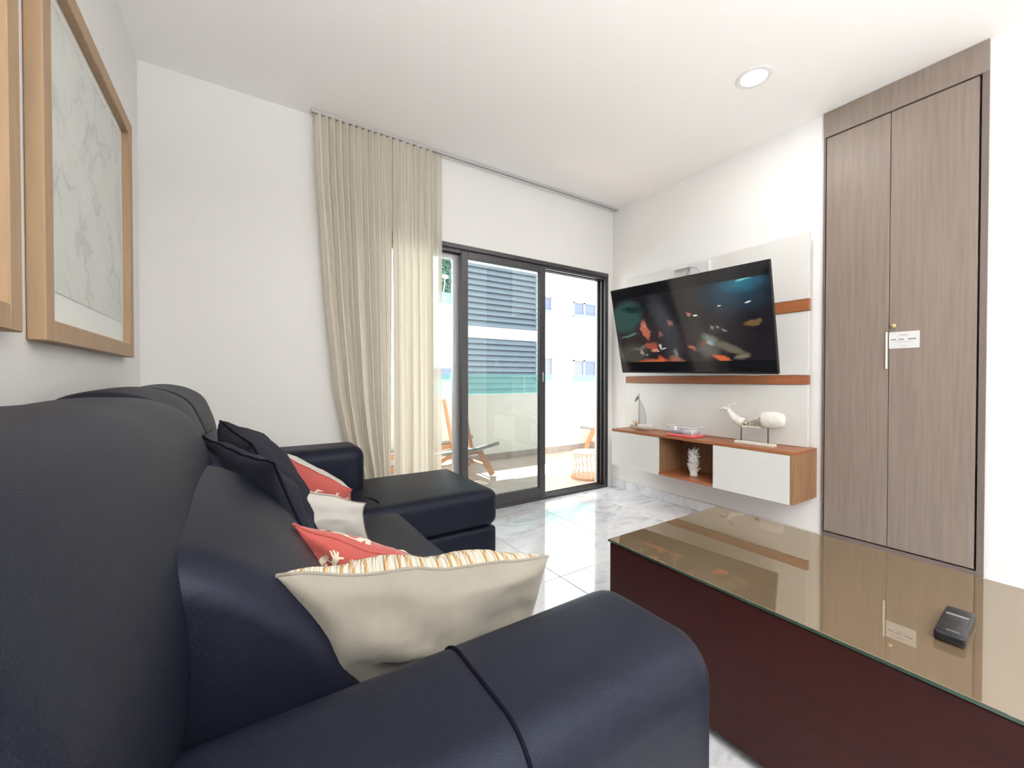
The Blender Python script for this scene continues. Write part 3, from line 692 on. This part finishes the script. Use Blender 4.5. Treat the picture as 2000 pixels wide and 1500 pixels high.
# white label
nt_ = empty('door_label', (XR - .012, .67, 1.205), 'small white printed label stuck to the wardrobe door beside the handle', 'label')
ly0, ly1, lz0, lz1 = .610, .7285, 1.162, 1.249
obj('paper', bx(XR - .0125, XR - .0105, ly0, ly1, lz0, lz1), M['paper'], nt_)
bm = bmesh.new(); rnd = random.Random(3)
def glyph_line(z, a, b, h, gaps=()):
    y = b
    while y > a + .002:
        w = rnd.uniform(.0034, .0048)
        if not any(abs(y - g) < .003 for g in gaps): 
            # letter-like cells: an outer stroke pair and a bar
            box(bm, XR - .0131, XR - .0125, y - .0014, y, z, z + h); box(bm, XR - .0131, XR - .0125, y - w, y - w + .0013, z, z + h * rnd.choice((1, 1, .6)))
            box(bm, XR - .0131, XR - .0125, y - w, y, z + h * rnd.choice((.42, .85)), z + h * rnd.choice((.55, 1)))
        y -= w + .0009
glyph_line(1.206, .622, .720, .0062, (.697, .668, .662))
obj('text', bm, M['ink'], nt_)['kind'] = 'stuff'
bm = bmesh.new(); glyph_line(1.229, .652, .688, .0055); glyph_line(1.198, .63, .712, .0016); glyph_line(1.193, .642, .70, .0016); glyph_line(1.173, .655, .685, .0032)
obj('text', bm, M['inkl'], nt_)['kind'] = 'stuff'

# ------------------------------------------------------------------ television wall unit
wp = empty('wall_panel', (2.86, 1.78, .59), 'pale grey laminate wall panel with teak rails behind the television', 'panel')
py0, py1 = 1.086, 2.488
for z0, z1 in ((.588, .966), (1.026, 1.412), (1.487, 1.884)):
    obj('board', bx(2.838, 2.858, py0, py1, z0, z1, bev=.001, seg=1), M['panel'], wp)
for z0, z1 in ((.968, 1.024), (1.414, 1.485)):
    o = obj('rail', bx(2.832, 2.858, py0 - .004, py1, z0, z1, bev=.001, seg=1), M['oak'], wp); o['label'] = 'reddish teak rail'
bm = bmesh.new()
for yy in (1.25, 1.8, 2.35): box(bm, 2.858, XR, yy - .02, yy + .02, .62, 1.86)
obj('batten', bm, M['panel'], wp)

cb = empty('wall_cabinet', (2.73, 1.74, .29), 'floating teak media cabinet with two white doors and an open niche', 'cabinet')
cx0, cx1, cy0, cy1, cz0, cz1 = 2.600, XR, 1.056, 2.418, .288, .586
obj('top', bx(cx0 - .016, cx1, cy0, cy1, cz1 - .018, cz1, bev=.0015, seg=1), M['oak'], cb)
o = obj('side', bx(cx0 - .016, cx1, cy0, cy0 + .018, cz0, cz1 - .018, bev=.001, seg=1), M['oakv'], cb)
obj('side', bx(cx0, cx1, cy1 - .018, cy1, cz0, cz1 - .018, bev=.001, seg=1), M['panel'], cb)
ny0, ny1 = 1.531, 1.957
obj('bottom', bx(cx0 - .012, cx1, cy0 + .018, cy1 - .018, cz0, cz0 + .018), M['oak'], cb)
for yy in (ny0 - .018, ny1): obj('divider', bx(cx0, cx1 - .01, yy, yy + .018, cz0 + .018, cz1 - .018), M['oakv'], cb)
obj('back', bx(cx1 - .012, cx1 - .002, cy0 + .018, cy1 - .018, cz0 + .018, cz1 - .018), M['oakv'], cb)
obj('door', bx(cx0 - .017, cx0 - .001, cy0 + .020, ny0, cz0 - .002, cz1 - .020, bev=.001, seg=1), M['panel'], cb)
obj('door', bx(cx0 - .017, cx0 - .001, ny1, cy1, cz0 - .002, cz1 - .020, bev=.001, seg=1), M['panel'], cb)

# ------------------------------------------------------------------ television
def screen_mat():
    m = bpy.data.materials.new('tv_screen'); m.use_nodes = True; nt = m.node_tree; p = nt.nodes['Principled BSDF']
    p.inputs['Base Color'].default_value = (.006, .006, .007, 1); p.inputs['Roughness'].default_value = .09; p.inputs['Specular IOR Level'].default_value = .7
    tc = N(nt, 'ShaderNodeTexCoord'); nzz = N(nt, 'ShaderNodeTexNoise', i_Scale=14.0, i_Detail=6.0); L(nt, tc.outputs['UV'], nzz.inputs['Vector'])
    wv = N(nt, 'ShaderNodeVectorMath', operation='MULTIPLY_ADD'); wv.inputs[1].default_value = (.075, .075, 0); L(nt, nzz.outputs['Color'], wv.inputs[0]); L(nt, tc.outputs['UV'], wv.inputs[2])
    of = N(nt, 'ShaderNodeVectorMath', operation='SUBTRACT'); of.inputs[1].default_value = (.0375, .0375, 0); L(nt, wv.outputs[0], of.inputs[0])
    cur = None
    def blob(cx, cy, rx, ry, rot, col, soft=.5):
        nonlocal cur
        mp = N(nt, 'ShaderNodeMapping', vector_type='TEXTURE'); mp.inputs['Location'].default_value = (cx, cy, 0); mp.inputs['Rotation'].default_value = (0, 0, math.radians(rot)); mp.inputs['Scale'].default_value = (rx, ry, 1)
        L(nt, of.outputs[0], mp.inputs[0]); ln = N(nt, 'ShaderNodeVectorMath', operation='LENGTH'); L(nt, mp.outputs[0], ln.inputs[0])
        mr = N(nt, 'ShaderNodeMapRange'); mr.inputs['From Min'].default_value = 1; mr.inputs['From Max'].default_value = 1 - soft; L(nt, ln.outputs['Value'], mr.inputs[0])
        mx = N(nt, 'ShaderNodeMixRGB'); mx.inputs[2].default_value = (*col, 1); L(nt, mr.outputs[0], mx.inputs[0])
        if cur is None: mx.inputs[1].default_value = (.012, .010, .013, 1)
        else: L(nt, cur, mx.inputs[1])
        cur = mx.outputs[0]
    O = (.50, .13, .06); D = (.03, .025, .03)
    for b in ((.82, .80, .26, .26, 0, (.005, .05, .09), .9), (.86, .85, .14, .10, 0, (.01, .16, .24), .9), (.87, .88, .05, .018, 3, (.25, .75, .72), .8),
              (.20, .42, .30, .34, 0, (.040, .026, .028), .7), (.55, .30, .40, .30, 0, (.030, .022, .024), .8), (.09, .66, .15, .22, -12, (.035, .085, .075), .35), (.16, .74, .12, .05, -12, (.010, .03, .028), .5), (.38, .55, .09, .42, 12, (.055, .058, .066), .7), (.41, .25, .07, .3, 12, (.05, .05, .056), .8), (.10, .44, .10, .02, 25, (.10, .20, .16), .6), (.12, .22, .14, .16, 8, (.07, .07, .055), .5), (.2, .30, .14, .02, 20, (.14, .14, .12), .5),
              (.235, .49, .035, .135, 6, (.50, .16, .09), .35), (.27, .30, .055, .055, 0, (.40, .09, .05), .5), (.29, .25, .03, .025, 20, (.75, .30, .2), .6), (.335, .295, .014, .04, 10, (.8, .75, .7), .6),
              (.18, .235, .025, .055, 14, (.35, .33, .27), .6), (.25, .115, .20, .04, 8, O, .7), (.33, .13, .035, .075, 15, (.75, .14, .05), .6), (.44, .125, .05, .085, 20, (.35, .13, .08), .5),
              (.44, .21, .02, .07, 12, (.22, .22, .19), .8), (.42, .54, .022, .05, 20, (.30, .15, .13), .7), (.345, .43, .02, .04, 20, (.30, .12, .12), .7), (.545, .62, .021, .04, 25, (.50, .18, .12), .6),
              (.55, .26, .05, .022, -50, (.50, .12, .06), .6), (.655, .26, .085, .13, 0, (.10, .10, .09), .6), (.66, .345, .05, .07, 20, (.20, .22, .20), .6), (.66, .30, .05, .032, -28, (.28, .42, .40), .5), (.625, .30, .018, .045, 0, (.25, .07, .04), .6),
              (.765, .25, .13, .045, -38, (.16, .14, .10), .5), (.83, .16, .05, .035, 10, (.24, .19, .14), .6), (.73, .13, .105, .028, -38, (.70, .15, .05), .45),
              (.705, .44, .06, .05, 0, (.035, .035, .035), .5), (.68, .46, .012, .02, 0, (.3, .3, .3), .8), (.72, .45, .012, .02, 0, (.34, .34, .34), .8), (.75, .42, .012, .02, 0, (.28, .28, .28), .8),
              (.905, .475, .045, .042, 0, (.18, .11, .04), .3), (.595, .60, .014, .008, 10, (1, 1, .95), .4), (.735, .67, .016, .008, 8, (1, 1, .95), .4), (.89, .67, .019, .008, 8, (1, 1, .95), .4),
              (.22, .20, .014, .007, 5, (1, .95, .9), .4), (.355, .255, .016, .007, 5, (1, .95, .9), .4), (.24, .545, .012, .006, 5, (1, .9, .85), .4), (.31, .235, .012, .006, 5, (1, .95, .9), .4)):
        blob(*b)
    # letterbox bars
    sx = N(nt, 'ShaderNodeSeparateXYZ'); L(nt, tc.outputs['UV'], sx.inputs[0])
    a = N(nt, 'ShaderNodeMath', operation='SUBTRACT'); L(nt, sx.outputs[1], a.inputs[0]); a.inputs[1].default_value = .5
    b = N(nt, 'ShaderNodeMath', operation='ABSOLUTE'); L(nt, a.outputs[0], b.inputs[0])
    c = N(nt, 'ShaderNodeMath', operation='LESS_THAN'); L(nt, b.outputs[0], c.inputs[0]); c.inputs[1].default_value = .385
    mx = N(nt, 'ShaderNodeMixRGB'); mx.inputs[1].default_value = (.002, .002, .003, 1); L(nt, c.outputs[0], mx.inputs[0]); L(nt, cur, mx.inputs[2])
    L(nt, mx.outputs[0], p.inputs['Emission Color']); p.inputs['Emission Strength'].default_value = .85
    return m
tvw, tvh, tvt = 1.17, .672, .028
tv = empty('television', (2.556, 1.744, 1.368), 'large flat black television showing a dark film, tilted on a wall arm', 'television', rot=(math.radians(1.3), math.radians(-14.1), math.radians(1.2)))
obj('housing', bx(.004, tvt, -tvw / 2, tvw / 2, -tvh / 2, tvh / 2, bev=.004, seg=2), M['blackp'], tv, False, False)
obj('bezel', (lambda bm: (box(bm, 0, .006, -tvw / 2, tvw / 2, tvh / 2 - .006, tvh / 2), box(bm, 0, .006, -tvw / 2, tvw / 2, -tvh / 2, -tvh / 2 + .012), box(bm, 0, .006, -tvw / 2, -tvw / 2 + .006, -tvh / 2, tvh / 2), box(bm, 0, .006, tvw / 2 - .006, tvw / 2, -tvh / 2, tvh / 2), bm)[-1])(bmesh.new()), M['blackp'], tv, False, False)
bm = bmesh.new(); uvl = bm.loops.layers.uv.new('UVMap'); a, b = tvw / 2 - .006, tvh / 2
vs = [bm.verts.new(p) for p in ((.001, a, -b + .012), (.001, -a, -b + .012), (.001, -a, b - .006), (.001, a, b - .006), (.003, a, -b + .012), (.003, -a, -b + .012), (.003, -a, b - .006), (.003, a, b - .006))]
f = bm.faces.new(vs[:4])
for lp, uv in zip(f.loops, ((0, 0), (1, 0), (1, 1), (0, 1))): lp[uvl].uv = uv
bm.faces.new(vs[4:][::-1])
for i in range(4): bm.faces.new((vs[i], vs[4 + i], vs[4 + (i + 1) % 4], vs[(i + 1) % 4]))
obj('screen', bm, screen_mat(), tv, False, False)
for yy in (-.44, .15):
    obj('foot_clip', tb([(.02, yy - .035, -tvh / 2), (.02, yy - .02, -tvh / 2 - .011), (.02, yy + .02, -tvh / 2 - .011), (.02, yy + .035, -tvh / 2)], .004, 6), M['white'], tv, True, False)
ma = empty('television_bracket', (2.8, 1.74, 1.37), 'black folding wall bracket hidden behind the television', 'bracket')
bm = bmesh.new(); box(bm, 2.822, 2.838, 1.66, 1.84, 1.26, 1.40, .003, 1); obj('wall_plate', bm, M['blackp'], ma)
obj('arm', bar(bmesh.new(), (2.826, 1.80, 1.33), (2.72, 1.68, 1.34), .03, .05, Vector((0, 0, 1))), M['blackp'], ma)
obj('arm', bar(bmesh.new(), (2.72, 1.68, 1.35), (2.612, 1.745, 1.36), .03, .05, Vector((0, 0, 1))), M['blackp'], ma)
rb = empty('router_box', (2.79, 1.76, 1.80), 'white plastic router box behind the top edge of the television', 'router')
obj('casing', bx(2.795, 2.837, 1.690, 1.845, 1.735, 1.862, bev=.006, seg=2), M['paper'], rb)
obj('bracket', bx(2.785, 2.838, 1.845, 1.985, 1.842, 1.848), M['white'], rb)
obj('cable', tb([(2.755, 1.855, 1.70), (2.752, 1.85, 1.76), (2.75, 1.83, 1.80), (2.75, 1.80, 1.82), (2.75, 1.765, 1.812), (2.75, 1.735, 1.77), (2.755, 1.72, 1.70)], .0028, 6), M['wire'], rb, True)

# ------------------------------------------------------------------ ornaments on the cabinet
zc = cz1
# sailboat
bt = empty('model_sailboat', (2.70, 2.20, zc), 'whitewashed driftwood sailboat ornament with thin mast and a starfish', 'ornament')
bm = bmesh.new(); rows = []
by0, by1 = 2.315, 2.10
for k in range(13):
    t = k / 12; yy = by0 + (by1 - by0) * t; wd_ = .034 * math.sin(PI * min(1, (t * .86 + .10))) ** .7; keel = .002 + .026 * abs(t - .5) ** 2 * 4 * .6; dk = zc + .052 + .014 * abs(t - .5) * 2
    rows.append([bm.verts.new((2.70 + q[0] * wd_, yy, q[1])) for q in ((-1, dk), (-.8, zc + .016 + keel), (-.3, zc + keel), (.3, zc + keel), (.8, zc + .016 + keel), (1, dk), (0, dk - .006))])
for a, b in zip(rows, rows[1:]):
    for k in range(7): bm.faces.new((a[k], a[(k + 1) % 7], b[(k + 1) % 7], b[k]))
bm.faces.new(rows[0]); bm.faces.new(rows[-1])
obj('hull', bm, M['carve'], bt, True)
obj('mast', tb([(2.70, 2.232, zc + .04), (2.70, 2.232, zc + .30)], .0032, 8), M['wire'], bt, True)
obj('sail_wire', tb([(2.70, 2.228, zc + .255), (2.70, 2.20, zc + .215), (2.70, 2.175, zc + .165), (2.70, 2.162, zc + .10), (2.70, 2.160, zc + .045)], .0024, 6), M['wire'], bt, True)
bm = bmesh.new(); vs = [bm.verts.new(p) for p in ((2.70, 2.234, zc + .285), (2.699, 2.262, zc + .262), (2.70, 2.278, zc + .235), (2.701, 2.272, zc + .226), (2.70, 2.248, zc + .243), (2.70, 2.234, zc + .258))]
bm.faces.new(vs); bmesh.ops.solidify(bm, geom=bm.faces[:], thickness=.002)
obj('pennant', bm, M['wire'], bt)
M['net'] = curtain_mat('pale_net_sail', (.82, .84, .86), .4, .35)
bm = bmesh.new(); sail = [(2.232, zc + .24), (2.20, zc + .205), (2.178, zc + .16), (2.165, zc + .10), (2.164, zc + .055), (2.228, zc + .055)]
vs = [bm.verts.new((2.701, a, b)) for a, b in sail]; bm.faces.new(vs); bmesh.ops.solidify(bm, geom=bm.faces[:], thickness=.0012); obj('sail', bm, M['net'], bt)
bm = bmesh.new(); cst = Vector((2.668, 2.232, zc + .055))
for k in range(5):
    a = PI / 2 + k * 2 * PI / 5; d = Vector((0, math.cos(a), math.sin(a)))
    tube(bm, [cst, cst + d * .014, cst + d * .028], [.008, .0055, .0015], 6)
obj('starfish', bm, M['rope'], bt, True)
obj('anchor_block', soft_box(2.665, 2.695, 2.27, 2.30, zc + .03, zc + .052, .008, n=3), M['carve'], bt, True)
# plastic container upside down on its red lid
ct = empty('plastic_container', (2.70, 1.82, zc), 'clear plastic food container upside down on its red lid', 'container')
o = obj('lid', soft_box(2.625, 2.775, 1.70, 1.925, zc, zc + .014, .006, n=5), M['red'], ct, True); o['label'] = 'red plastic lid'
bm = bmesh.new()
def rr(x0, x1, y0, y1, z, r=.02, n=5):
    out = []
    for cx, cy, a0 in ((x1 - r, y1 - r, 0), (x0 + r, y1 - r, PI / 2), (x0 + r, y0 + r, PI), (x1 - r, y0 + r, 1.5 * PI)):
        for k in range(n): out.append((cx + r * math.cos(a0 + k / (n - 1) * PI / 2), cy + r * math.sin(a0 + k / (n - 1) * PI / 2), z))
    return out
ringz = [rr(2.640, 2.760, 1.712, 1.912, zc + .014), rr(2.634, 2.766, 1.706, 1.918, zc + .062), rr(2.634, 2.766, 1.706, 1.918, zc + .064), rr(2.628, 2.772, 1.700, 1.924, zc + .064), rr(2.628, 2.772, 1.700, 1.924, zc + .070)]
rg = [[bm.verts.new(p) for p in q] for q in ringz]
for a, b in zip(rg, rg[1:]):
    for k in range(len(a)): bm.faces.new((a[k], a[(k + 1) % len(a)], b[(k + 1) % len(a)], b[k]))
obj('tub', bm, M['clear'], ct, True)
ring = rr(2.629, 2.771, 1.701, 1.923, zc + .070); obj('rim', tb(ring + [ring[0]], .0028, 6), M['white'], ct, True)
obj('packet', soft_box(2.66, 2.72, 1.80, 1.90, zc + .015, zc + .034, .008, n=4), M['bluegrey'], ct, True)
obj('napkin', soft_box(2.65, 2.74, 1.72, 1.80, zc + .015, zc + .050, .012, n=4, wob=.01), M['white'], ct, True)
# whale sculpture
wh = empty('whale_sculpture', (2.70, 1.33, zc), 'whitewashed carved whale ornament with pebble inlay, raised on two rods', 'ornament')
bm = bmesh.new(); box(bm, 2.672, 2.722, 1.205, 1.44, zc, zc + .018, .003, 2); obj('base', bm, M['carve'], wh)
for yy in (1.408, 1.245): obj('rod', tb([(2.70, yy, zc + .018), (2.70, yy, zc + .125)], .0038, 10), M['rod'], wh, True)
bm = bmesh.new()
def sq_tube(bm, pts, rx, rz, n=16):
    rings = []
    for i, p in enumerate(pts):
        d = (Vector(pts[min(i + 1, len(pts) - 1)]) - Vector(pts[max(i - 1, 0)])).normalized(); s = Vector((1, 0, 0)); u = d.cross(s).normalized()
        rings.append([bm.verts.new(Vector(p) + s * rx[i] * math.cos(2 * PI * k / n) + u * rz[i] * math.sin(2 * PI * k / n)) for k in range(n)])
    for a, b in zip(rings, rings[1:]):
        for k in range(n): bm.faces.new((a[k], a[(k + 1) % n], b[(k + 1) % n], b[k]))
    bm.faces.new(rings[0]); bm.faces.new(rings[-1])
X_ = 2.70
sq_tube(bm, [(X_, 1.148, .752), (X_, 1.152, .752), (X_, 1.165, .752), (X_, 1.195, .752), (X_, 1.225, .750), (X_, 1.255, .748), (X_, 1.275, .746), (X_, 1.283, .745)], [.004, .018, .029, .036, .038, .037, .034, .025], [.012, .032, .044, .052, .054, .052, .048, .038])
o = obj('head', bm, M['carve'], wh, True)
bm = bmesh.new()
sq_tube(bm, [(X_, 1.392, .718), (X_, 1.400, .720), (X_, 1.425, .727), (X_, 1.452, .745), (X_, 1.473, .768), (X_, 1.486, .788), (X_, 1.490, .803)], [.022, .030, .030, .026, .020, .015, .010], [.022, .033, .031, .026, .020, .0155, .011])
sq_tube(bm, [(X_, 1.489, .796), (X_, 1.494, .816), (X_, 1.476, .832), (X_, 1.453, .838), (X_, 1.444, .832)], [.008, .011, .012, .008, .002], [.008, .012, .010, .006, .002])
sq_tube(bm, [(X_, 1.489, .796), (X_, 1.506, .802), (X_, 1.528, .806), (X_, 1.546, .799), (X_, 1.553, .790)], [.008, .011, .012, .008, .002], [.008, .012, .011, .007, .002])
obj('tail', bm, M['carve'], wh, True)
bm = bmesh.new(); box(bm, X_ - .024, X_ + .024, 1.28, 1.395, .695, .703, .002, 1); obj('keel_strip', bm, M['carve'], wh)
bm = bmesh.new(); rnd = random.Random(11)
for k in range(170):
    yy = rnd.uniform(1.283, 1.395); top = .735 + .028 * (1.395 - yy) / .112; zz = rnd.uniform(.703, top); q = rnd.uniform(.0035, .0065)
    bmesh.ops.create_icosphere(bm, subdivisions=1, radius=q, matrix=Matrix.Translation((X_ + rnd.uniform(-.024, .024), yy, zz)) @ Matrix.Diagonal((1, 1.3, .8, 1)))
o = obj('pebble_inlay', bm, M['shell'], wh, True); o['kind'] = 'stuff'; o['label'] = 'brown and cream pebble inlay'
# coral in the niche
co = empty('coral_sculpture', (2.70, 1.742, cz0 + .018), 'white knobbly coral ornament standing in the open niche', 'ornament')
bm = bmesh.new(); rnd = random.Random(21); zb = cz0 + .018
tube(bm, [(2.70, 1.742, zb), (2.70, 1.742, zb + .02), (2.70, 1.744, zb + .06), (2.70, 1.742, zb + .11), (2.70, 1.745, zb + .16), (2.70, 1.742, zb + .195)], [.024, .027, .020, .022, .018, .008], 12)
for k in range(64):
    zz = zb + .02 + .165 * k / 64 + rnd.uniform(-.005, .005); a = k * 2.4; d = Vector((math.cos(a), math.sin(a), 0)); st = Vector((2.70, 1.743, zz)); ln = rnd.uniform(.028, .046)
    tip = st + d * ln + Vector((0, 0, rnd.uniform(.008, .03))); mid_ = st + d * ln * .6 + Vector((0, 0, .004))
    tube(bm, [st, mid_, tip], [.010, .0065, .0025], 6)
    for s_ in (-1, 1):
        e = Vector((-d.y, d.x, 0)) * s_; tube(bm, [mid_, mid_ + d * .008 + e * .012 + Vector((0, 0, .012))], [.005, .0015], 5)
obj('coral_body', bm, M['resin'], co, True)
obj('coral_body_foot', lathe(bmesh.new(), (2.70, 1.742, zb), [(.026, 0), (.029, .006), (.024, .02)], 16), M['resin'], co, True).name = 'foot'

# ------------------------------------------------------------------ coffee table
tx0, tx1, ty0, ty1, th_ = 1.075, 1.755, -.46, 1.022, .435
ctb = empty('coffee_table', (1.41, .28, 0), 'low dark reddish brown box coffee table with reflective bronze glass top', 'table')
obj('body', bx(tx0 + .004, tx1 - .004, ty0 + .004, ty1 - .004, .03, th_ - .010, bev=.003, seg=1), M['wenge'], ctb)
obj('plinth', bx(tx0 + .05, tx1 - .05, ty0 + .05, ty1 - .05, 0, .03), M['blackp'], ctb)
def table_glass():
    m = bpy.data.materials.new('bronze_glass'); m.use_nodes = True; nt = m.node_tree; nt.nodes.clear(); o = N(nt, 'ShaderNodeOutputMaterial')
    d = N(nt, 'ShaderNodeBsdfDiffuse'); d.inputs[0].default_value = (.115, .083, .050, 1); g = N(nt, 'ShaderNodeBsdfGlossy'); g.inputs['Roughness'].default_value = .015; g.inputs[0].default_value = (.80, .765, .70, 1)
    f = N(nt, 'ShaderNodeFresnel', i_IOR=3.3); mx = N(nt, 'ShaderNodeMixShader'); L(nt, f.outputs[0], mx.inputs[0]); L(nt, d.outputs[0], mx.inputs[1]); L(nt, g.outputs[0], mx.inputs[2]); L(nt, mx.outputs[0], o.inputs[0])
    return m
o = obj('glass_top', bx(tx0, tx1, ty0, ty1, th_ - .008, th_, bev=.0015, seg=2), table_glass(), ctb); o['label'] = 'mirror-like bronze glass sheet'
M['gedge'] = mat('green_glass_edge', (.03, .06, .045), .2)
bm = bmesh.new(); box(bm, tx0 - .0006, tx0 + .001, ty0, ty1, th_ - .0075, th_ - .0012); box(bm, tx0, tx1, ty1 - .001, ty1 + .0006, th_ - .0075, th_ - .0012); obj('glass_edge', bm, M['gedge'], ctb)
# remote control
rm = empty('remote_control', (1.335, .220, th_), 'black remote control lying face down on the glass coffee table', 'remote', rot=(0, 0, math.radians(3)))
obj('body', soft_box(-.082, .082, -.024, .024, 0, .022, .006, n=6), M['blackp'], rm, True, False)
obj('battery_cover', soft_box(-.075, .022, -.019, .019, .015, .0245, .003, n=4), M['blackp'], rm, True, False)
obj('ridge', bx(.026, .031, -.018, .018, .0215, .0245), M['wire'], rm, False, False)
obj('ridge', bx(-.068, -.066, -.015, .006, .0244, .0252), M['wire'], rm, False, False)
